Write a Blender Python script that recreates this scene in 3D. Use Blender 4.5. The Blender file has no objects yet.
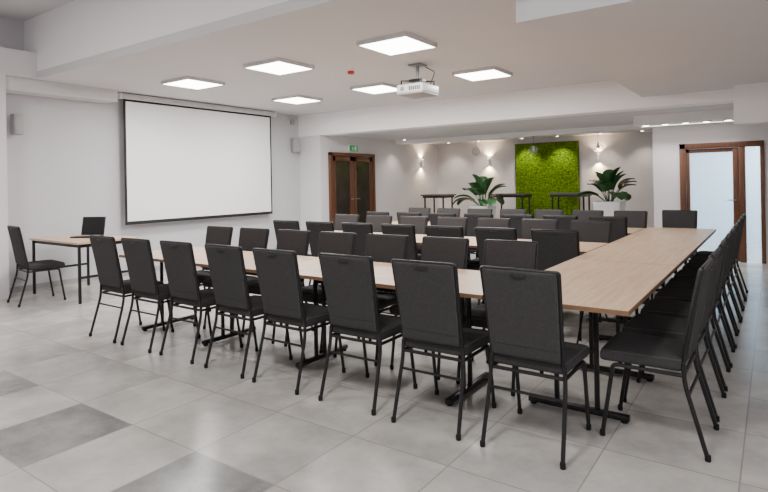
import bpy, bmesh, math, random
from mathutils import Vector, Matrix
random.seed(4)
PI = math.pi
COL = bpy.context.scene.collection
def lin(c):
    c = c / 255.0
    return c / 12.92 if c <= 0.04045 else ((c + 0.055) / 1.055) ** 2.4
def rgb(r, g, b): return (lin(r), lin(g), lin(b), 1.0)

# ---------------------------------------------------------------- materials
def mat(name, col, rough=0.6, metal=0.0, var=0.06, scale=8.0, bump=0.0, bscale=200.0, emit=None, estr=0.0, spec=0.5):
    m = bpy.data.materials.new(name); m.use_nodes = True
    nt = m.node_tree; N = nt.nodes; L = nt.links
    p = N['Principled BSDF']
    tc = N.new('ShaderNodeTexCoord')
    no = N.new('ShaderNodeTexNoise'); no.inputs['Scale'].default_value = scale; no.inputs['Detail'].default_value = 4
    L.new(tc.outputs['Object'], no.inputs['Vector'])
    rp = N.new('ShaderNodeValToRGB')
    rp.color_ramp.elements[0].position = 0.3; rp.color_ramp.elements[1].position = 0.7
    rp.color_ramp.elements[0].color = tuple(max(0, c * (1 - var)) for c in col[:3]) + (1,)
    rp.color_ramp.elements[1].color = tuple(min(1, c * (1 + var)) for c in col[:3]) + (1,)
    L.new(no.outputs['Fac'], rp.inputs['Fac']); L.new(rp.outputs['Color'], p.inputs['Base Color'])
    p.inputs['Roughness'].default_value = rough; p.inputs['Metallic'].default_value = metal
    p.inputs['Specular IOR Level'].default_value = spec
    if bump > 0:
        n2 = N.new('ShaderNodeTexNoise'); n2.inputs['Scale'].default_value = bscale; n2.inputs['Detail'].default_value = 2
        L.new(tc.outputs['Object'], n2.inputs['Vector'])
        b = N.new('ShaderNodeBump'); b.inputs['Strength'].default_value = bump; b.inputs['Distance'].default_value = 0.01
        L.new(n2.outputs['Fac'], b.inputs['Height']); L.new(b.outputs['Normal'], p.inputs['Normal'])
    if emit:
        p.inputs['Emission Color'].default_value = emit; p.inputs['Emission Strength'].default_value = estr
    return m

def wood_mat(name, c1, c2, rough, axis='X', sc=3.0):
    m = bpy.data.materials.new(name); m.use_nodes = True
    nt = m.node_tree; N = nt.nodes; L = nt.links; p = N['Principled BSDF']
    tc = N.new('ShaderNodeTexCoord'); mp = N.new('ShaderNodeMapping')
    s = [14, 14, 14]; s['XYZ'.index(axis)] = 0.9
    mp.inputs['Scale'].default_value = s
    L.new(tc.outputs['Object'], mp.inputs['Vector'])
    no = N.new('ShaderNodeTexNoise'); no.inputs['Scale'].default_value = sc; no.inputs['Detail'].default_value = 6; no.inputs['Roughness'].default_value = 0.65
    no.inputs['Distortion'].default_value = 0.6
    L.new(mp.outputs['Vector'], no.inputs['Vector'])
    rp = N.new('ShaderNodeValToRGB'); rp.color_ramp.elements[0].position = 0.32; rp.color_ramp.elements[1].position = 0.66
    rp.color_ramp.elements[0].color = c1; rp.color_ramp.elements[1].color = c2
    L.new(no.outputs['Fac'], rp.inputs['Fac']); L.new(rp.outputs['Color'], p.inputs['Base Color'])
    p.inputs['Roughness'].default_value = rough
    return m

def floor_mat():
    m = bpy.data.materials.new('floor_tiles'); m.use_nodes = True
    nt = m.node_tree; N = nt.nodes; L = nt.links; p = N['Principled BSDF']
    g = N.new('ShaderNodeNewGeometry'); sp = N.new('ShaderNodeSeparateXYZ'); L.new(g.outputs['Position'], sp.inputs[0])
    def M(op, a, b=None):
        n = N.new('ShaderNodeMath'); n.operation = op
        for i, v in enumerate((a, b)):
            if v is None: continue
            if isinstance(v, (int, float)): n.inputs[i].default_value = v
            else: L.new(v, n.inputs[i])
        return n.outputs[0]
    sx = M('DIVIDE', M('ADD', sp.outputs['X'], 1.95), 0.6); sy = M('DIVIDE', M('SUBTRACT', sp.outputs['Y'], 1.83), 0.6)
    cx = M('FLOOR', sx); cy = M('FLOOR', sy); fx = M('FRACT', sx); fy = M('FRACT', sy)
    cb = N.new('ShaderNodeCombineXYZ'); L.new(cx, cb.inputs[0]); L.new(cy, cb.inputs[1])
    wn = N.new('ShaderNodeTexWhiteNoise'); wn.noise_dimensions = '3D'; L.new(cb.outputs[0], wn.inputs['Vector'])
    n1 = N.new('ShaderNodeTexNoise'); n1.inputs['Scale'].default_value = 2.6; n1.inputs['Detail'].default_value = 9; n1.inputs['Roughness'].default_value = 0.66
    ad = N.new('ShaderNodeVectorMath'); ad.operation = 'ADD'; L.new(g.outputs['Position'], ad.inputs[0])
    sc = N.new('ShaderNodeVectorMath'); sc.operation = 'SCALE'; L.new(wn.outputs['Color'], sc.inputs[0]); sc.inputs['Scale'].default_value = 20
    L.new(sc.outputs[0], ad.inputs[1]); L.new(ad.outputs[0], n1.inputs['Vector'])
    v = M('ADD', M('MULTIPLY', wn.outputs['Value'], 0.15), M('MULTIPLY', n1.outputs['Fac'], 0.82))
    cyn = N.new('ShaderNodeMath'); cyn.operation = 'COMPARE'; L.new(cy, cyn.inputs[0]); cyn.inputs[1].default_value = -1; cyn.inputs[2].default_value = 0.3
    dark = M('MULTIPLY', cyn.outputs[0], M('GREATER_THAN', M('FRACT', M('MULTIPLY', M('ADD', cx, 100.0), 0.5)), 0.25))
    v2 = M('SUBTRACT', v, M('MULTIPLY', dark, 0.29))
    rp = N.new('ShaderNodeValToRGB'); rp.color_ramp.elements[0].position = 0.06; rp.color_ramp.elements[1].position = 0.78
    rp.color_ramp.elements[0].color = rgb(112, 112, 112); rp.color_ramp.elements[1].color = rgb(208, 203, 197)
    L.new(v2, rp.inputs['Fac'])
    e = 0.006
    gr = M('MAXIMUM', M('MAXIMUM', M('LESS_THAN', fx, e), M('GREATER_THAN', fx, 1 - e)), M('MAXIMUM', M('LESS_THAN', fy, e), M('GREATER_THAN', fy, 1 - e)))
    mx = N.new('ShaderNodeMix'); mx.data_type = 'RGBA'; L.new(gr, mx.inputs[0]); L.new(rp.outputs['Color'], mx.inputs[6]); mx.inputs[7].default_value = rgb(146, 142, 138)
    L.new(mx.outputs[2], p.inputs['Base Color'])
    p.inputs['Roughness'].default_value = 0.27; p.inputs['Specular IOR Level'].default_value = .5
    return m

def moss_mat():
    m = bpy.data.materials.new('moss'); m.use_nodes = True
    nt = m.node_tree; N = nt.nodes; L = nt.links; p = N['Principled BSDF']
    tc = N.new('ShaderNodeTexCoord'); v = N.new('ShaderNodeTexNoise'); v.inputs['Scale'].default_value = 20; v.inputs['Detail'].default_value = 9; v.inputs['Roughness'].default_value = .75
    L.new(tc.outputs['Object'], v.inputs['Vector'])
    rp = N.new('ShaderNodeValToRGB'); rp.color_ramp.elements[0].position = 0.38; rp.color_ramp.elements[1].position = 0.64
    rp.color_ramp.elements[0].color = rgb(48, 78, 8); rp.color_ramp.elements[1].color = rgb(122, 156, 24)
    L.new(v.outputs['Fac'], rp.inputs['Fac']); L.new(rp.outputs['Color'], p.inputs['Base Color']); p.inputs['Roughness'].default_value = 1.0
    p.inputs['Specular IOR Level'].default_value = .1
    return m

def glass_mat(name, tint, tr=0.75, rough=0.05):
    m = bpy.data.materials.new(name); m.use_nodes = True
    nt = m.node_tree; N = nt.nodes; L = nt.links
    p = N['Principled BSDF']; out = N['Material Output']
    p.inputs['Base Color'].default_value = tint; p.inputs['Roughness'].default_value = rough
    t = N.new('ShaderNodeBsdfTransparent'); mx = N.new('ShaderNodeMixShader'); mx.inputs[0].default_value = tr
    L.new(p.outputs[0], mx.inputs[1]); L.new(t.outputs[0], mx.inputs[2]); L.new(mx.outputs[0], out.inputs['Surface'])
    return m

M_WALL = mat('wall_paint', rgb(217, 214, 217), 0.85, var=0.015, scale=1.5)
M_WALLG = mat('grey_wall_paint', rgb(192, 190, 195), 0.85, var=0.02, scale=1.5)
M_CEIL = mat('ceiling_paint', rgb(210, 209, 212), 0.9, var=0.012, scale=1.2)
M_BEAM = mat('beam_paint', rgb(244, 243, 245), 0.85, var=0.01, scale=1.2)
M_FLOOR = floor_mat()
M_FAB = mat('charcoal_fabric', rgb(61, 59, 60), 0.9, var=0.10, scale=60, bump=0.12, bscale=450, spec=0.18)
M_PIPE = mat('edge_piping', rgb(66, 64, 65), 0.7, var=0.05)
M_SEAM = mat('seam_thread', rgb(38, 36, 37), 0.8, var=0.05)
M_TUBE = mat('black_tube', rgb(23, 22, 23), 0.4, metal=0.0, var=0.05, spec=0.4)
M_RUB = mat('rubber', rgb(18, 18, 18), 0.9)
M_WOOD = wood_mat('light_oak', rgb(190, 158, 128), rgb(216, 188, 158), 0.38)
M_EDGE = mat('edge_band', rgb(124, 92, 68), 0.5, var=0.1, scale=20)
M_BROWN = wood_mat('brown_wood', rgb(76, 44, 26), rgb(106, 66, 42), 0.4, 'Z')
M_DARKW = wood_mat('dark_wood', rgb(72, 42, 26), rgb(100, 62, 40), 0.35, 'Z')
M_DGLASS = mat('dark_glass', rgb(54, 46, 45), 0.12, var=0.3, scale=3)
M_GLASS = glass_mat('clear_glass', rgb(205, 228, 240), 0.75)
M_GLOBE = glass_mat('globe_glass', rgb(215, 215, 215), 0.72)
M_DIFF = mat('lamp_diffuser', rgb(255, 253, 248), 0.5, var=0.0, emit=rgb(255, 252, 246), estr=14.0)
M_SPOT = mat('spot_lens', rgb(255, 250, 240), 0.5, var=0.0, emit=rgb(255, 244, 226), estr=20.0)
M_STRIP = mat('strip_diffuser', rgb(255, 250, 240), 0.5, var=0.0, emit=rgb(255, 248, 236), estr=3.0)
M_BULB = mat('bulb_glass', rgb(235, 230, 220), 0.3, var=0.0)
M_LFR = mat('lamp_frame', rgb(200, 199, 200), 0.5)
M_WPL = mat('white_plastic', rgb(235, 235, 236), 0.4, var=0.01)
M_GPL = mat('grey_plastic', rgb(155, 153, 153), 0.5, var=0.04)
M_BPL = mat('black_plastic', rgb(20, 20, 22), 0.35)
M_BTOP = mat('bar_top', rgb(84, 78, 74), 0.4, var=.1)
M_SCR = mat('projection_cloth', rgb(236, 236, 238), 0.8, var=0.004, scale=1)
M_BORD = mat('screen_border', rgb(14, 14, 15), 0.7)
M_RED = mat('red_plastic', rgb(190, 40, 32), 0.4)
M_GREEN = mat('sign_green', rgb(20, 140, 70), 0.5, emit=rgb(20, 150, 80), estr=0.3)
M_MOSS = moss_mat()
M_LEAF = mat('leaf_green', rgb(46, 88, 44), 0.4, var=0.45, scale=9)
M_SOIL = mat('soil', rgb(50, 38, 30), 0.95, var=0.3, scale=40)
M_METAL = mat('brushed_steel', rgb(150, 150, 152), 0.35, metal=0.9)
M_CORR = mat('corridor_paint', rgb(205, 226, 238), 0.8, var=0.03, scale=1)

# ---------------------------------------------------------------- mesh helpers
def box(bm, x0, x1, y0, y1, z0, z1, bev=0.0, seg=2, mtx=None):
    t = bmesh.new()
    bmesh.ops.create_cube(t, size=1.0)
    for v in t.verts:
        v.co = Vector((x0 + (v.co.x + .5) * (x1 - x0), y0 + (v.co.y + .5) * (y1 - y0), z0 + (v.co.z + .5) * (z1 - z0)))
    if bev > 0:
        bmesh.ops.bevel(t, geom=t.edges[:], offset=bev, segments=seg, affect='EDGES', profile=0.5)
    merge(bm, t, mtx)
def merge(bm, t, mtx=None):
    if mtx is not None: bmesh.ops.transform(t, matrix=mtx, verts=t.verts[:])
    mp = {}
    for v in t.verts: mp[v] = bm.verts.new(v.co)
    for f in t.faces:
        try: bm.faces.new([mp[v] for v in f.verts])
        except ValueError: pass
    t.free()
def ring_frame(bm, xs, zs, y0, y1, w):
    x0, x1 = xs; z0, z1 = zs
    O = [(x0, z0), (x1, z0), (x1, z1), (x0, z1)]; I = [(x0 + w, z0 + w), (x1 - w, z0 + w), (x1 - w, z1 - w), (x0 + w, z1 - w)]
    V = [[bm.verts.new((p[0], y, p[1])) for p in L] for y in (y0, y1) for L in (O, I)]
    for k in range(4):
        j = (k + 1) % 4
        bm.faces.new((V[0][k], V[0][j], V[1][j], V[1][k])); bm.faces.new((V[2][k], V[2][j], V[3][j], V[3][k]))
        bm.faces.new((V[0][k], V[0][j], V[2][j], V[2][k])); bm.faces.new((V[1][k], V[1][j], V[3][j], V[3][k]))
def fillet(pts, r, n=5):
    out = [Vector(pts[0])]
    for i in range(1, len(pts) - 1):
        a, b, c = Vector(pts[i - 1]), Vector(pts[i]), Vector(pts[i + 1])
        d1 = (a - b); d2 = (c - b); rr = min(r, d1.length * .45, d2.length * .45)
        p, q = b + d1.normalized() * rr, b + d2.normalized() * rr
        for k in range(n + 1):
            s = k / n
            out.append(p * (1 - s) ** 2 + b * 2 * s * (1 - s) + q * s * s)
    out.append(Vector(pts[-1])); return out
def tube(bm, pts, r, seg=8, r2=None, flat=1.0):
    pts = [Vector(p) for p in pts]; rings = []
    n = len(pts); ref = None
    for i, p in enumerate(pts):
        if i == 0: t = pts[1] - p
        elif i == n - 1: t = p - pts[i - 1]
        else: t = (pts[i + 1] - p).normalized() + (p - pts[i - 1]).normalized()
        t.normalize()
        if ref is None:
            ref = Vector((1, 0, 0)) if abs(t.x) < .9 else Vector((0, 1, 0))
        a = (ref - t * ref.dot(t)).normalized(); b = t.cross(a); ref = a
        rr = r if r2 is None else r + (r2 - r) * i / (n - 1)
        rings.append([bm.verts.new(p + (a * math.cos(2 * PI * k / seg) * flat + b * math.sin(2 * PI * k / seg)) * rr) for k in range(seg)])
    for i in range(n - 1):
        for k in range(seg):
            bm.faces.new((rings[i][k], rings[i][(k + 1) % seg], rings[i + 1][(k + 1) % seg], rings[i + 1][k]))
    bm.faces.new(list(reversed(rings[0]))); bm.faces.new(rings[-1])
def lathe(bm, prof, seg=24, c=(0, 0, 0)):
    c = Vector(c); rings = []
    for (r, z) in prof:
        rings.append([bm.verts.new(c + Vector((max(r, 1e-4) * math.cos(2 * PI * k / seg), max(r, 1e-4) * math.sin(2 * PI * k / seg), z))) for k in range(seg)])
    for i in range(len(prof) - 1):
        for k in range(seg):
            bm.faces.new((rings[i][k], rings[i][(k + 1) % seg], rings[i + 1][(k + 1) % seg], rings[i + 1][k]))
    bm.faces.new(list(reversed(rings[0]))); bm.faces.new(rings[-1])
def pad(bm, fn, nrm, T, n=16, p=16, e=0.3):
    S = [math.sin(PI / 2 * math.sin(PI / 2 * (-1 + 2 * i / n))) for i in range(n + 1)]
    for side in (1, -1):
        g = []
        for u in S:
            row = []
            for v in S:
                t = T * (max(0, (1 - abs(u) ** p)) * max(0, (1 - abs(v) ** p))) ** e
                row.append(bm.verts.new(fn(u, v) + nrm(v) * t * side))
            g.append(row)
        for i in range(n):
            for j in range(n):
                f = (g[i][j], g[i + 1][j], g[i + 1][j + 1], g[i][j + 1])
                bm.faces.new(f if side > 0 else tuple(reversed(f)))
    bmesh.ops.remove_doubles(bm, verts=bm.verts[:], dist=1e-5)
def obj(name, bm, m, parent=None, smooth=True):
    bmesh.ops.recalc_face_normals(bm, faces=bm.faces[:])
    me = bpy.data.meshes.new(name); bm.to_mesh(me); bm.free()
    if smooth:
        me.polygons.foreach_set('use_smooth', [True] * len(me.polygons))
        me.update()
        try: me.set_sharp_from_angle(angle=math.radians(38))
        except Exception: pass
    me.materials.append(m)
    o = bpy.data.objects.new(name, me); COL.objects.link(o)
    if parent: o.parent = parent
    return o
def B(*a, **k):
    bm = bmesh.new(); box(bm, *a, **k); return bm
def T(*a, **k):
    bm = bmesh.new(); tube(bm, *a, **k); return bm
def thing(name, label, cat, loc=(0, 0, 0), rz=0, group=None):
    o = bpy.data.objects.new(name, None); COL.objects.link(o); o.empty_display_size = .1
    o.location = loc; o.rotation_euler = (0, 0, rz); o['label'] = label; o['category'] = cat
    if group: o['group'] = group
    return o
def struct(name, bm, m, smooth=False):
    o = obj(name, bm, m, None, smooth); o['kind'] = 'structure'; return o
def dup(o, parent=None):
    c = o.copy(); COL.objects.link(c)
    if parent: c.parent = parent
    for ch in list(o.children):
        if ch is not c: dup(ch, c)
    return c

# ---------------------------------------------------------------- room shell
XL, XR, YB, YF = -8.5, 1.3, 13.95, -2.6
X2 = -7.9
struct('floor', B(XL - .2, XR + .2, YF - .2, YB + .2, -.1, 0), M_FLOOR)
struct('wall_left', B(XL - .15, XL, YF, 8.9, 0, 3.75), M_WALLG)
struct('wall_left_rear', B(XL - .15, X2, 8.9, YB, 0, 2.6), M_WALL)
struct('wall_right', B(XR, XR + .15, YF, YB, 0, 3.75), M_WALL)
struct('wall_back', B(XL - .15, XR + .15, YB, YB + .15, 0, 3.75), M_WALL)
struct('wall_front', B(XL - .15, XR + .15, YF - .15, YF, 0, 3.75), M_WALL)
struct('wall_pilaster', B(XL, -8.13, YF, 3.08, 0, 2.9), M_WALL)
struct('ceiling', B(XL, XR, 3.46, 8.9, 2.9, 3.0), M_CEIL)
struct('ceiling_near', B(XL - .15, XR + .15, YF - .15, 3.46, 3.75, 3.85), M_CEIL)
struct('ceiling_back', B(X2, XR, 9.2, YB, 2.47, 2.6), M_CEIL)
struct('trim_1', B(XL, XR, 3.46, 3.6, 3.0, 3.85), M_BEAM)
struct('trim_2', B(XL, -8.13, YF, 3.46, 2.9, 3.25), M_CEIL)
struct('trim_3', B(-1.57, XR, 4.0, 8.88, 2.6, 2.9), M_CEIL)
struct('trim_4', B(XL, XR, 8.87, 9.2, 2.44, 3.0), M_BEAM)
struct('trim_5', B(X2, -1.75, 11.8, 12.1, 2.38, 2.47), M_BEAM)
struct('trim_6', B(-1.95, -.42, 10.2, 10.8, 2.31, 2.47), M_BEAM)
struct('trim_7', B(-.42, XR, 8.57, 8.87, 2.1, 2.6), M_BEAM)
struct('trim_8', B(XL, -8.2, 3.08, 4.62, 2.72, 2.9), M_CEIL)
bm = bmesh.new()
box(bm, -1.75, -1.33, 10.8, 10.95, 0, 2.47); box(bm, -.12, XR, 10.8, 10.95, 0, 2.47); box(bm, -1.33, -.12, 10.8, 10.95, 1.98, 2.47)
struct('wall_partition', bm, M_WALL)
struct('wall_corridor', B(-1.75, -1.6, 10.95, YB, 0, 2.47), M_WALL)
struct('wall_corridor_end', B(-1.6, XR, 13.2, 13.3, 0, 2.47), M_CORR)
struct('baseboard_left', B(XL, XL + .015, 3.08, 8.9, 0, .08), M_GPL)
struct('baseboard_back', B(X2, -1.75, YB - .015, YB, 0, .08), M_GPL)
struct('baseboard_partition', B(-1.75, -1.34, 10.785, 10.8, 0, .08), M_GPL)

d1 = bpy.data.objects.new('door_1', None); COL.objects.link(d1); d1.location = (X2, 9.97, 0); d1['kind'] = 'structure'
bm = bmesh.new()
box(bm, 0, .07, -.82, -.74, 0, 2.09, .006); box(bm, 0, .07, .74, .82, 0, 2.09, .006); box(bm, 0, .07, -.82, .82, 2.02, 2.09, .006)
obj('door_frame', bm, M_BROWN, d1)
for y0, y1 in ((-.735, -.005), (.005, .735)):
    bm = bmesh.new()
    box(bm, .005, .05, y0, y0 + .11, 0.01, 2.01, .004); box(bm, .005, .05, y1 - .11, y1, 0.01, 2.01, .004)
    box(bm, .005, .05, y0, y1, 1.9, 2.01, .004); box(bm, .005, .05, y0, y1, .01, .2, .004)
    lf = obj('door_leaf', bm, M_DARKW, d1)
    obj('glass_pane', B(.018, .03, y0 + .1, y1 - .1, .19, 1.91), M_DGLASS, lf, False)
    s = y1 - .055 if y0 < -.1 else y0 + .055
    obj('door_handle', T(fillet([(.05, s, 1.05), (.1, s, 1.05), (.1, s + (.1 if y0 > 0 else -.1), 1.05)], .02), .009), M_METAL, lf)
d2 = bpy.data.objects.new('door_2', None); COL.objects.link(d2); d2.location = (-.73, 10.8, 0); d2['kind'] = 'structure'
bm = bmesh.new()
box(bm, -.60, -.51, -.04, .15, 0, 1.98, .005); box(bm, .55, .61, -.03, .15, 0, 1.98, .005); box(bm, -.60, .61, -.04, .15, 1.89, 1.98, .005)
box(bm, .26, .35, -.03, .15, 0, 1.9, .005)
obj('door_frame', bm, M_BROWN, d2)
bm = bmesh.new()
box(bm, -.505, -.45, 0, .05, .01, 1.885, .004); box(bm, .175, .257, -.01, .05, .01, 1.885, .004)
box(bm, -.505, .257, 0, .05, 1.82, 1.885, .004); box(bm, -.505, .257, 0, .05, .01, .1, .004)
lf = obj('door_leaf', bm, M_BROWN, d2)
obj('glass_pane', B(-.46, .185, .02, .03, .09, 1.83), M_GLASS, lf, False)
obj('door_handle', T(fillet([(.22, 0, 1.02), (.22, -.05, 1.02), (.105, -.05, 1.02)], .02), .01), M_METAL, lf)
obj('side_light', B(.345, .555, .02, .03, .02, 1.9), M_GLASS, d2, False)

# ---------------------------------------------------------------- projection screen
ps = thing('projection_screen', 'large white pull-down projection screen with black borders on left wall', 'projection screen', (-8.41, 6.37, 0))
Y0, Y1 = -1.57, 1.55; Z0, Z1 = .83, 2.80
obj('screen_cloth', B(.055, .06, Y0 + .03, Y1 - .03, Z0 + .03, Z1 - .02), M_SCR, ps, False)
bm = bmesh.new(); ring_frame(bm, (Y0, Y1), (Z0 + .005, Z1), .05, .063, .032)
bmesh.ops.transform(bm, matrix=Matrix(((0, 1, 0, 0), (1, 0, 0, 0), (0, 0, 1, 0), (0, 0, 0, 1))), verts=bm.verts[:])
obj('screen_border', bm, M_BORD, ps, False)
obj('weight_bar', B(.04, .07, Y0, Y1, Z0 - .015, Z0 + .015, .006), M_BORD, ps)
obj('screen_housing', B(.0, .12, Y0 - .08, Y1 + .08, Z1, Z1 + .085, .015), M_LFR, ps)
for s in (-1, 1):
    obj('end_cap', B(-.005, .125, s * 1.64 - .012, s * 1.64 + .012, Z1 - .005, Z1 + .09, .01), M_WPL, ps)
    obj('wall_bracket', B(-.083, .02, s * 1.17 - .03, s * 1.17 + .03, Z1 + .02, Z1 + .08), M_GPL, ps)

# ---------------------------------------------------------------- ceiling lights
def ceiling_light(x, y, z, label, group='square ceiling light panels', power=55):
    t = thing('ceiling_light', label, 'ceiling light', (x, y, z), 0, group)
    s = .31; h = .045
    bm = bmesh.new(); ring_frame(bm, (-s, s), (-s, s), -h, 0, .018)
    bmesh.ops.transform(bm, matrix=Matrix(((1, 0, 0, 0), (0, 0, 1, 0), (0, 1, 0, 0), (0, 0, 0, 1))), verts=bm.verts[:])
    obj('frame', bm, M_LFR, t, False)
    obj('diffuser', B(-s + .017, s - .017, -s + .017, s - .017, -h + .003, -.01), M_DIFF, t, False)
    l = bpy.data.lights.new('panel_lamp', 'AREA'); l.size = .55; l.energy = power; l.color = (1, .975, .95)
    lo = bpy.data.objects.new('panel_lamp', l); COL.objects.link(lo); lo.location = (x, y, z - .06)
    return t
for y, rn in ((4.92, 'near'), (7.03, 'far')):
    for x, cn in ((-3.25, 'right'), (-5.02, 'middle'), (-6.75, 'left')):
        ceiling_light(x, y, 2.9, 'square white lit panel on ceiling, %s one of the %s row' % (cn, rn))
for x in (-1.4, -5.6):
    ceiling_light(x, .6, 3.75, 'added out-of-view light panel on the high ceiling, %s one' % ('right' if x > -2 else 'left'), 'added out-of-view light panels on the high ceiling', 92)  # added panels out of view, brightening the near part of the room

def lamp(kind, loc, energy, color, size=.3, target=None, spot=90, blend=.8):
    l = bpy.data.lights.new('lamp_' + kind.lower(), kind); l.energy = energy; l.color = color
    if kind == 'AREA': l.size = size
    else: l.shadow_soft_size = size
    if kind == 'SPOT': l.spot_size = math.radians(spot); l.spot_blend = blend
    o = bpy.data.objects.new('lamp_' + kind.lower(), l); COL.objects.link(o); o.location = loc
    if target is not None: o.rotation_euler = (Vector(target) - Vector(loc)).to_track_quat('-Z', 'Y').to_euler()
    return o

def downlight(x, y, z, label, group, tgt, e=18, spot=95, r=1.0, col=(1, .87, .72)):
    t = thing('downlight', label, 'downlight', (x, y, z), 0, group)
    bm = bmesh.new(); lathe(bm, [(.045 * r, 0), (.048 * r, -.004), (.045 * r, -.012), (.036 * r, -.012), (.036 * r, -.004)], 20); obj('trim_ring', bm, M_METAL, t)
    bm = bmesh.new(); lathe(bm, [(.034 * r, -.004), (.034 * r, -.013)], 16); obj('lens', bm, M_SPOT, t)
    lamp('SPOT', (x, y, z - .03), e, col, .03, tgt, spot)
nm = ['first', 'second', 'third', 'fourth', 'fifth', 'sixth', 'seventh', 'eighth', 'ninth']
for i, x in enumerate((-1.78, -1.48, -1.18, -.88, -.58)):
    downlight(x, 10.35, 2.31, 'small lit downlight above the glass door, %s from the left' % nm[i], 'downlights above the glass door', (x, 10.75, 0), 16, 110, 1.5, (1, .95, .9))
t = thing('light_strip', 'thin white light strip under the soffit above the glass door', 'light strip', (-1.18, 10.52, 2.31))
obj('strip_diffuser', B(-.7, .7, -.018, .018, -.014, -.002), M_STRIP, t, False)
obj('strip_channel', B(-.71, .71, -.024, .024, -.006, 0), M_METAL, t, False)
for i, x in enumerate((-7.3, -6.4, -5.2, -4.3, -3.3, -2.4)):
    downlight(x, 13.5, 2.47, 'small downlight washing the back wall, %s from the left' % nm[i], 'downlights along the back wall', (x, 13.92, 0.7), 62 if i in (2, 3) else 26, 90)
for i, y in enumerate((11.6, 13.0)):
    downlight(-7.5, y, 2.47, 'small downlight beside the left wall beyond dark door, %s one' % ('nearer' if i == 0 else 'farther'), 'downlights along the left wall', (-7.87, y, 0.4), 26, 90)

def sconce(x, y, z, rz, label):
    t = thing('wall_sconce', label, 'wall lamp', (x, y, z), rz)
    bm = bmesh.new(); lathe(bm, [(.03, -.09), (.035, -.085), (.035, .085), (.03, .09)], 18, (0, -.06, 0)); obj('lamp_body', bm, M_WPL, t)
    obj('wall_plate', B(-.03, .03, -.028, 0, -.05, .05, .004), M_WPL, t)
    bm = bmesh.new(); lathe(bm, [(.026, .088), (.026, .094)], 14, (0, -.06, 0)); obj('bulb_lens', bm, M_SPOT, t)
    R = Matrix.Rotation(rz, 3, 'Z'); p = Vector((x, y, z + .12)) + R @ Vector((0, -.06, 0)); q = p + R @ Vector((0, .03, .3))
    lamp('SPOT', p, 30, (1, .72, .42), .03, q, 130)
    p2 = Vector((x, y, z - .12)) + R @ Vector((0, -.06, 0)); lamp('SPOT', p2, 30, (1, .72, .42), .03, p2 + R @ Vector((0, .03, -.3)), 130)
sconce(X2, 13.0, 1.92, PI / 2, 'small white cylinder wall lamp on left wall beyond the dark door')
sconce(-3.45, YB, 1.92, 0, 'small white cylinder wall lamp right of green moss panel')
sconce(-6.3, YB, 1.92, 0, 'small white cylinder wall lamp left of green moss panel')

bm = bmesh.new()
n = 90; mv = 126; g = []
for i in range(n + 1):
    row = []
    for j in range(mv + 1):
        ed = (i in (0, n) or j in (0, mv))
        row.append(bm.verts.new((-.81 + 1.62 * i / n, 0 if ed else -.03 - random.random() * .022, .0 + 2.34 * j / mv)))
    g.append(row)
for i in range(n):
    for j in range(mv): bm.faces.new((g[i][j], g[i + 1][j], g[i + 1][j + 1], g[i][j + 1]))
mp = thing('moss_panel', 'bright green moss covered panel on the back wall', 'moss wall', (-4.73, YB - .02, 0))
ms = obj('moss_surface', bm, M_MOSS, mp); ms.location.y = -.03
obj('backing_board', B(-.82, .82, -.03, 0, .0, 2.35), M_BPL, mp, False)

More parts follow.
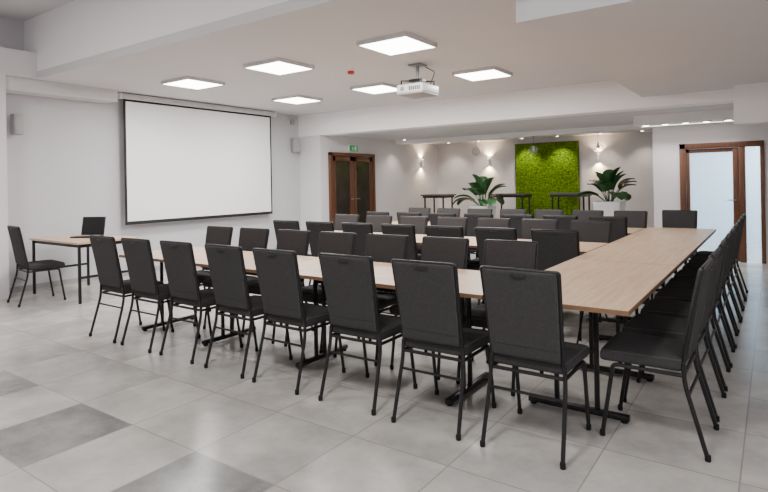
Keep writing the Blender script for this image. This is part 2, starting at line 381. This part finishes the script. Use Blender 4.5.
# ---------------------------------------------------------------- chairs
def chair_master():
    t = thing('banquet_chair', 'x', 'chair')
    bm = bmesh.new()
    def seat_c(u, v):
        w = .204 + .010 * (v + 1) / 2
        y = .04 + .203 * v
        return Vector((u * w, y, .452 - .010 * max(0, v - .3) ** 2))
    pad(bm, seat_c, lambda v: Vector((0, 0, 1)), .036, p=20, e=.26)
    s = obj('seat', bm, M_FAB, t)
    bm = bmesh.new(); pts = []
    for k in range(61):
        a = 2 * PI * k / 60; c, sn = math.cos(a), math.sin(a)
        u = math.copysign(abs(c) ** .08, c) * .985; v = math.copysign(abs(sn) ** .08, sn) * .985
        pts.append(seat_c(u, v) + Vector((0, 0, .026)))
    tube(bm, pts, .0028, 6); obj('piping', bm, M_PIPE, s)
    bm = bmesh.new()
    def back_c(u, v):
        w = .184 + .016 * (v + 1) / 2
        z = .485 + .2345 * (v + 1)
        y = -.172 - .034 * (v + 1) - .004 * (v + 1) ** 2
        return Vector((u * w, y - .003 * (1 - u * u), z))
    nb = Vector((0, 1, .16)).normalized()
    pad(bm, back_c, lambda v: nb, .018, n=18, p=44, e=.16)
    b = obj('backrest', bm, M_FAB, t)
    bm = bmesh.new(); pts = []
    for k in range(61):
        a = 2 * PI * k / 60; c, sn = math.cos(a), math.sin(a)
        u = math.copysign(abs(c) ** .07, c) * .985; v = math.copysign(abs(sn) ** .07, sn) * .985
        pts.append(back_c(u, v) - nb * .0135)
    tube(bm, pts, .0026, 6); obj('piping', bm, M_PIPE, b)
    bm = bmesh.new()
    tube(bm, [back_c(-.975 + 1.95 * k / 8, -.72) - nb * .0172 for k in range(9)], .0024, 5)
    obj('seam', bm, M_SEAM, b)
    p0 = back_c(0, .91) - nb * .018
    hd = bmesh.new(); tube(hd, fillet([p0 + Vector((-.04, .004, 0)), p0 + Vector((-.036, -.01, -.001)), p0 + Vector((.036, -.01, -.001)), p0 + Vector((.04, .004, 0))], .006), .0035, 8)
    obj('handle', hd, M_TUBE, b)
    for sx in (-1, 1):
        l = obj('leg', T(fillet([(sx * .2, .14, .405), (sx * .2, .178, .40), (sx * .203, .238, .012)], .04), .0115, 10), M_TUBE, t)
        bm = bmesh.new(); lathe(bm, [(.013, 0), (.0145, .004), (.0145, .028), (.012, .032)], 12, (sx * .203, .238, 0)); obj('foot_cap', bm, M_RUB, l)
        l = obj('leg', T(fillet([(sx * .199, -.165, .47), (sx * .203, -.17, .36), (sx * .213, -.268, .012)], .12), .0115, 10), M_TUBE, t)
        bm = bmesh.new(); lathe(bm, [(.013, 0), (.0145, .004), (.0145, .028), (.012, .032)], 12, (sx * .213, -.268, 0)); obj('foot_cap', bm, M_RUB, l)
    bm = bmesh.new()
    P = [(-.194, -.165, .465), (-.194, -.178, .56), (-.208, -.257, .955), (.208, -.257, .955), (.194, -.178, .56), (.194, -.165, .465)]
    tube(bm, fillet(P, .014), .0105, 10)
    obj('back_frame', bm, M_TUBE, t)
    bm = bmesh.new()
    tube(bm, fillet([(0, -.165, .403), (-.2, -.165, .403), (-.2, .15, .403), (.2, .15, .403), (.2, -.165, .403), (0, -.165, .403)], .02), .0105, 8)
    obj('seat_frame', bm, M_TUBE, t)
    obj('stretcher', T([(-.204, -.185, .30), (.204, -.185, .30)], .008, 8), M_TUBE, t)
    return t
C0 = chair_master(); first = [True]
def chair(x, y, deg, label, group, jit=True):
    o = C0 if first[0] else dup(C0); first[0] = False
    o.location = (x, y, 0); o.rotation_euler = (0, 0, math.radians(deg + (random.uniform(-1.6, 1.6) if jit else 0)))
    o['label'] = label
    if group: o['group'] = group
    elif 'group' in o.keys(): del o['group']
    return o
fx = [-5.14, -4.59, -4.02, -3.42, -2.86, -2.235, -1.65, -1.08]
for i, x in enumerate(fx):
    chair(x, 2.98 + random.uniform(-.015, .01), 0, 'charcoal banquet chair, near side of front table row, %s from the left' % nm[i], 'chairs along the near side of the front table row')
rows = [('front', 3.70, None), ('middle', 5.93, 5.21), ('rear', 7.92, 7.19)]
for rn, far, near in rows:
    for i in range(7):
        x = -1.625 - .562 * (6 - i)
        chair(x, far, 180, 'charcoal banquet chair, far side of %s table row, %s from the left' % (rn, nm[i]), 'chairs along the far side of the %s table row' % rn)
        if near is not None:
            chair(x, near, 0, 'charcoal banquet chair, near side of %s table row, %s from the left' % (rn, nm[i]), 'chairs along the near side of the %s table row' % rn)
for k in range(9):
    chair(-.555, 3.39 + .55 * k, 90, 'charcoal banquet chair right of the long joining table, %s from the near end' % nm[k], 'chairs along the right side of the joining tables')
chair(-1.06, 8.25, 180, 'charcoal banquet chair alone at the far end of the joining tables', None, False)
chair(-7.6, 3.2, -6, 'lone charcoal banquet chair at the small table by the left wall', None, False)

# ---------------------------------------------------------------- tables
def t_table(cx, cy, L, W, rz, feet, label, group, po=-.03, ps_=.05):
    t = thing('conference_table', label, 'table', (cx, cy, 0), rz, group)
    g = .0015
    obj('tabletop', B(-L / 2 + g + .003, L / 2 - g - .003, -W / 2 + .003, W / 2 - .003, .724, .75, .002, 1), M_WOOD, t)
    bm = bmesh.new(); ring_frame(bm, (-L / 2 + g, L / 2 - g), (-W / 2, W / 2), .7245, .7492, .0035)
    bmesh.ops.transform(bm, matrix=Matrix(((1, 0, 0, 0), (0, 0, 1, 0), (0, 1, 0, 0), (0, 0, 0, 1))), verts=bm.verts[:])
    obj('edge_band', bm, M_EDGE, t, False)
    for s in (-1, 1): obj('under_rail', B(min(feet) - .1, max(feet) + .1, s * .22 - .012, s * .22 + .012, .694, .724), M_TUBE, t, False)
    for f in feet:
        bm = bmesh.new()
        for s in (-1, 1): box(bm, f - .013, f + .013, po + s * ps_ - .013, po + s * ps_ + .013, .04, .70, .003, 1)
        box(bm, f - .015, f + .015, -.30, .30, .694, .722, .003, 1)
        box(bm, f - .012, f + .012, po - ps_, po + ps_, .38, .40)
        l = obj('leg', bm, M_TUBE, t)
        obj('foot_bar', B(f - .02, f + .02, -.30, .30, .012, .046, .006, 2), M_TUBE, l)
        d = 1 if f < 0 else -1
        obj('folding_brace', T([(f + d * .015, po, .39), (f + d * .28, po, .72)], .006, 8), M_TUBE, t)
        for s in (-1, 1):
            bm = bmesh.new(); lathe(bm, [(.018, 0), (.02, .003), (.02, .012)], 12, (f, s * .27, 0)); obj('leveller', bm, M_RUB, l)
    return t
XA, XB = -2.375, -4.325
for nmr, cy, fa, fb in (('front', 3.37, (-1.70, -3.0), (-4.14, -5.08)), ('middle', 5.60, (-1.905, -3.03), (-3.873, -4.997)), ('rear', 7.56, (-1.905, -3.03), (-3.873, -4.997))):
    t_table(XA, cy, 1.95, .8, 0, [f - XA for f in fa], 'light oak folding table, right half of the %s table row' % nmr, 'tables of the %s row' % nmr)
    t_table(XB, cy, 1.95, .8, 0, [f - XB for f in fb], 'light oak folding table, left half of the %s table row' % nmr, 'tables of the %s row' % nmr)
for i, (cy, ft) in enumerate(((3.83, (3.42, 4.215)), (5.55, (5.06, 5.865)), (7.27, (6.70, 7.515)))):
    t_table(-1.0, cy, 1.72, .79, PI / 2, [f - cy for f in ft], 'light oak folding table joining the rows on the right, %s one' % ('nearest', 'middle', 'farthest')[i], 'tables joining the rows', 0, .12)

t = thing('side_table', 'small light oak table with thin black frame by the left wall', 'table', (-7.55, 3.75, 0))
obj('tabletop', B(-.65, .65, -.4, .4, .725, .75, .003, 1), M_WOOD, t)
obj('table_frame', B(-.6, .6, -.35, .35, .68, .725, .003, 1), M_TUBE, t)
for sx in (-1, 1):
    for sy in (-1, 1):
        obj('leg', B(sx * .61 - .015, sx * .61 + .015, sy * .36 - .015, sy * .36 + .015, 0, .725, .003, 1), M_TUBE, t)
    obj('stretcher', B(sx * .61 - .01, sx * .61 + .01, -.345, .345, .3, .33, .002, 1), M_TUBE, t)
t = thing('laptop', 'open black laptop on the small table by the left wall', 'laptop', (-7.56, 3.8, .75), math.radians(30))
obj('laptop_base', B(-.165, .165, -.12, .12, .0, .02, .006), M_BPL, t)
bm = bmesh.new()
for r in range(5):
    for c in range(13): box(bm, -.15 + c * .0232, -.15 + c * .0232 + .019, .08 - r * .022 - .018, .08 - r * .022, .02, .0225)
obj('keyboard', bm, M_GPL, t, False)
mx = Matrix.Translation((0, .12, .02)) @ Matrix.Rotation(math.radians(-12), 4, 'X')
lid = obj('lid', B(-.165, .165, -.006, .006, 0, .25, .005, mtx=mx), M_BPL, t)
obj('display', B(-.15, .15, -.0075, -.0055, .02, .235, mtx=mx), M_BPL, lid, False)

# ---------------------------------------------------------------- projector
t = thing('projector', 'white ceiling-mounted projector on a short bracket facing the screen', 'projector', (-3.68, 6.02, 2.9))
b = obj('body', B(-.19, .19, -.21, .21, -.375, -.265, .02, 3), M_WPL, t)
obj('lower_shell', B(-.185, .185, -.205, .205, -.395, -.37, .01, 2), M_GPL, t)
bm = bmesh.new(); lathe(bm, [(.048, 0), (.048, .03), (.038, .034), (.03, .02)], 24)
bmesh.ops.transform(bm, matrix=Matrix.Translation((-.185, .09, -.318)) @ Matrix.Rotation(-PI / 2, 4, 'Y'), verts=bm.verts[:]); obj('lens', bm, M_BPL, t)
for k in range(6): obj('vent_slot', B(.0 + k * .028, .016 + k * .028, -.2135, -.205, -.35, -.30), M_BPL, t, False)
bm = bmesh.new(); lathe(bm, [(.03, 0), (.03, .006), (.02, .008)], 20)
bmesh.ops.transform(bm, matrix=Matrix.Translation((-.1, -.208, -.322)) @ Matrix.Rotation(PI / 2, 4, 'X'), verts=bm.verts[:]); obj('side_knob', bm, M_GPL, t)
obj('mount_pole', T([(0, 0, -.01), (0, 0, -.2)], .022, 14), M_METAL, t)
obj('ceiling_plate', B(-.09, .09, -.09, .09, -.02, 0, .004), M_METAL, t)
bm = bmesh.new()
box(bm, -.08, .08, -.08, .08, -.222, -.19)
for a in ((.15, .15), (-.15, .15), (.15, -.15), (-.15, -.15)): tube(bm, [(a[0] * .4, a[1] * .4, -.208), (a[0], a[1], -.21), (a[0], a[1], -.27)], .011, 8)
obj('mount_arm', bm, M_BPL, t)
obj('power_cable', T(fillet([(.15, .05, -.27), (.2, .1, -.1), (.1, .12, -.05), (.02, .14, 0)], .06), .006, 6), M_BPL, t)
t = thing('fire_detector', 'small red round fire alarm on the main ceiling', 'fire alarm', (-4.52, 5.72, 2.9))
bm = bmesh.new(); lathe(bm, [(.05, 0), (.05, -.015), (.045, -.02)], 24); obj('base_plate', bm, M_WPL, t)
bm = bmesh.new(); lathe(bm, [(.044, -.02), (.044, -.05), (.03, -.06)], 24); obj('sounder', bm, M_RED, t)
def speaker(y, z, label, yaw, w=.075, h=.14):
    t = thing('wall_speaker', label, 'speaker', (XL, y, z), 0)
    mx = Matrix.Translation((.12, 0, 0)) @ Matrix.Rotation(yaw, 4, 'Z')
    b = obj('cabinet', B(-.06, .06, -w, w, -h, h, .012, mtx=mx), M_GPL, t)
    obj('grille', B(.06, .067, -w + .012, w - .012, -h + .012, h - .012, .003, mtx=mx), M_GPL, b)
    obj('wall_arm', T([(0, 0, 0), (.08, 0, 0)], .014, 10), M_BPL, t)
speaker(8.66, 2.24, 'small grey wall speaker right of the projection screen', -.3, .085, .15)
speaker(3.30, 2.29, 'small grey wall speaker on left wall above the lone chair', .0, .06, .14)
t = thing('motion_sensor', 'small grey dome sensor high on left wall beside screen', 'sensor', (XL, 8.62, 2.74))
bm = bmesh.new(); lathe(bm, [(.05, -.05), (.055, -.03), (.055, .03), (.03, .05)], 18, (.07, 0, 0)); obj('dome', bm, M_GPL, t)
obj('wall_plate', B(0, .03, -.04, .04, -.04, .04, .003), M_WPL, t)
t = thing('exit_sign', 'small green exit sign with white running figure above dark door', 'exit sign', (X2, 10.0, 2.19))
obj('sign_case', B(0, .04, -.16, .16, -.07, .09, .004), M_WPL, t)
obj('sign_face', B(.04, .044, -.15, .15, -.06, .08), M_GREEN, t, False)
bm = bmesh.new()
box(bm, .044, .046, .03, .10, -.04, .06)
lathe(bm, [(.012, -.001), (.012, .001)], 10, (.046, -.03, .055))
tube(bm, [(.046, -.03, .04), (.046, -.04, .0)], .008, 6); tube(bm, [(.046, -.04, 0), (.046, -.075, -.035)], .006, 6); tube(bm, [(.046, -.04, 0), (.046, -.01, -.04)], .006, 6)
tube(bm, [(.046, -.03, .03), (.046, .0, .02)], .005, 6); tube(bm, [(.046, -.03, .03), (.046, -.065, .02)], .005, 6)
obj('pictogram', bm, M_WPL, t)

# ---------------------------------------------------------------- pendants, bar tables, plants
for i, (x, y) in enumerate(((-6.0, 12.5), (-4.76, 13.1), (-3.28, 13.2))):
    t = thing('pendant_lamp', 'clear glass globe pendant lamp, %s of three in the back area' % ('leftmost', 'middle', 'rightmost')[i], 'pendant lamp', (x, y, 2.47))
    bm = bmesh.new(); lathe(bm, [(.05, 0), (.05, -.02), (.01, -.03)], 16); obj('canopy', bm, M_METAL, t)
    obj('cord', T([(0, 0, -.02), (0, 0, -.24)], .004, 6), M_BPL, t)
    bm = bmesh.new(); lathe(bm, [(.11 * math.sin(PI * k / 14) + .001, -.34 + .11 * math.cos(PI * k / 14)) for k in range(15)], 24); obj('globe', bm, M_GLOBE, t)
    bm = bmesh.new(); lathe(bm, [(.02, -.24), (.022, -.28), (.03, -.33), (.02, -.37)], 14); obj('bulb', bm, M_BULB, t)

def bar_table(x, y, label, L=.9):
    t = thing('bar_table', label, 'bar table', (x, y, 0), 0, 'high bar tables in the back area')
    obj('tabletop', B(-L / 2, L / 2, -.3, .3, 1.05, 1.085, .005, 1), M_BTOP, t)
    obj('table_apron', B(-L / 2 + .04, L / 2 - .04, -.26, .26, 1.0, 1.05, .004, 1), M_TUBE, t)
    for sx in (-1, 1):
        for sy in (-1, 1):
            obj('leg', T([(sx * (L / 2 - .09), sy * .23, 1.04), (sx * (L / 2 - .09), sy * .23, .0)], .022, 8), M_TUBE, t)
        obj('footrest', T([(sx * (L / 2 - .09), -.23, .3), (sx * (L / 2 - .09), .23, .3)], .013, 8), M_TUBE, t)
bar_table(-6.93, 12.24, 'dark high bar table near left wall, leftmost of three', .7)
bar_table(-5.2, 12.75, 'dark high bar table in front of moss panel, middle of three')
bar_table(-3.92, 13.2, 'dark high bar table left of right plant, rightmost of three')

def plant(x, y, label, seed, h, R):
    rnd = random.Random(seed)
    t = thing('potted_plant', label, 'potted plant', (x, y, 0))
    bm = bmesh.new()
    prof = [(R * .68, 0), (R * .7, .01), (R * .98, h - .03), (R, h), (R * .87, h), (R * .84, h - .08)]
    rings = []
    for (r, z) in prof:
        rg = []
        for k in range(32):
            a = 2 * PI * k / 32; c, s = math.cos(a), math.sin(a); q = (abs(c) ** 6 + abs(s) ** 6) ** (-1 / 6)
            rg.append(bm.verts.new((r * q * c, r * q * s, z)))
        rings.append(rg)
    for i in range(len(rings) - 1):
        for k in range(32): bm.faces.new((rings[i][k], rings[i][(k + 1) % 32], rings[i + 1][(k + 1) % 32], rings[i + 1][k]))
    bm.faces.new(rings[0][::-1])
    obj('planter', bm, M_WPL, t)
    obj('soil', B(-R * .82, R * .82, -R * .82, R * .82, h - .12, h - .05), M_SOIL, t, False)
    bs = bmesh.new(); bl = bmesh.new()
    for k in range(24):
        a = 2 * PI * k / 24 * 2.618 + rnd.uniform(-.2, .2); ring = k % 3
        tilt = (.12, .55, .95)[ring] + rnd.uniform(-.1, .1)
        Ls = (.36, .34, .28)[ring] * rnd.uniform(.8, 1.1); Lf = rnd.uniform(.38, .48)
        dr = Vector((math.cos(a), math.sin(a), 0)); sd = Vector((-math.sin(a), math.cos(a), 0))
        p = dr * .05 + Vector((0, 0, h - .06)); pts = [p.copy()]; ang = tilt * .6
        for s in range(6):
            p = p + (dr * math.sin(ang) + Vector((0, 0, 1)) * math.cos(ang)) * Ls / 6; ang += tilt * .1; pts.append(p.copy())
        tube(bs, pts, .01, 6, .006)
        prev = None; N = 12
        for s in range(N + 1):
            q = s / N; w = .135 * math.sin(PI * min(1, q * .94 + .06)) ** .55
            up = (dr * -math.cos(ang) + Vector((0, 0, 1)) * math.sin(ang))
            row = [bl.verts.new(p - sd * w + up * w * .3), bl.verts.new(p - sd * w * .5 + up * w * .1), bl.verts.new(p), bl.verts.new(p + sd * w * .5 + up * w * .1), bl.verts.new(p + sd * w + up * w * .3)]
            if prev:
                for e in range(4): bl.faces.new((prev[e], prev[e + 1], row[e + 1], row[e]))
            prev = row
            p = p + (dr * math.sin(ang) + Vector((0, 0, 1)) * math.cos(ang)) * Lf / N; ang += .07 + tilt * .04
    obj('stems', bs, M_LEAF, t); obj('foliage', bl, M_LEAF, t)
plant(-5.28, 11.3, 'broad-leaved green plant in tall white planter left of moss panel', 3, .86, .25)
plant(-2.85, 12.3, 'broad-leaved green plant in tall white planter right of moss panel', 8, .93, .30)

# ---------------------------------------------------------------- added area lamps without fixtures
lamp('AREA', (.2, 12.1, 2.4), 190, (.78, .91, 1), 1.2, (.2, 12.1, 0))  # unseen lamp added to brighten the corridor behind the glass door
lamp('AREA', (-5, 10.4, 2.42), 34, (1, .98, .96), 1.0, (-5, 10.4, 0))  # added fill for the back area, no fixture there
lamp('AREA', (1.1, 1.5, 2.2), 50, (.95, .97, 1), 1.6, (-3, 3.5, .5))  # added fill from the right, outside the view
w = bpy.data.worlds.new('world'); bpy.context.scene.world = w; w.use_nodes = True
w.node_tree.nodes['Background'].inputs[0].default_value = (.8, .85, .9, 1); w.node_tree.nodes['Background'].inputs[1].default_value = .5

# ---------------------------------------------------------------- camera
cd = bpy.data.cameras.new('camera'); cam = bpy.data.objects.new('camera', cd); COL.objects.link(cam)
cd.sensor_width = 36; cd.sensor_fit = 'HORIZONTAL'; cd.lens = 36 * 555 / 768; cd.shift_y = -64 / 768; cd.clip_start = .05
th = math.atan(390 / 555)
cam.matrix_world = Matrix.Translation((0, 0, 1.42)) @ Matrix.Rotation(th, 4, 'Z') @ Matrix.Rotation(PI / 2, 4, 'X') @ Matrix.Rotation(-math.radians(1.03), 4, 'Z')
bpy.context.scene.camera = cam
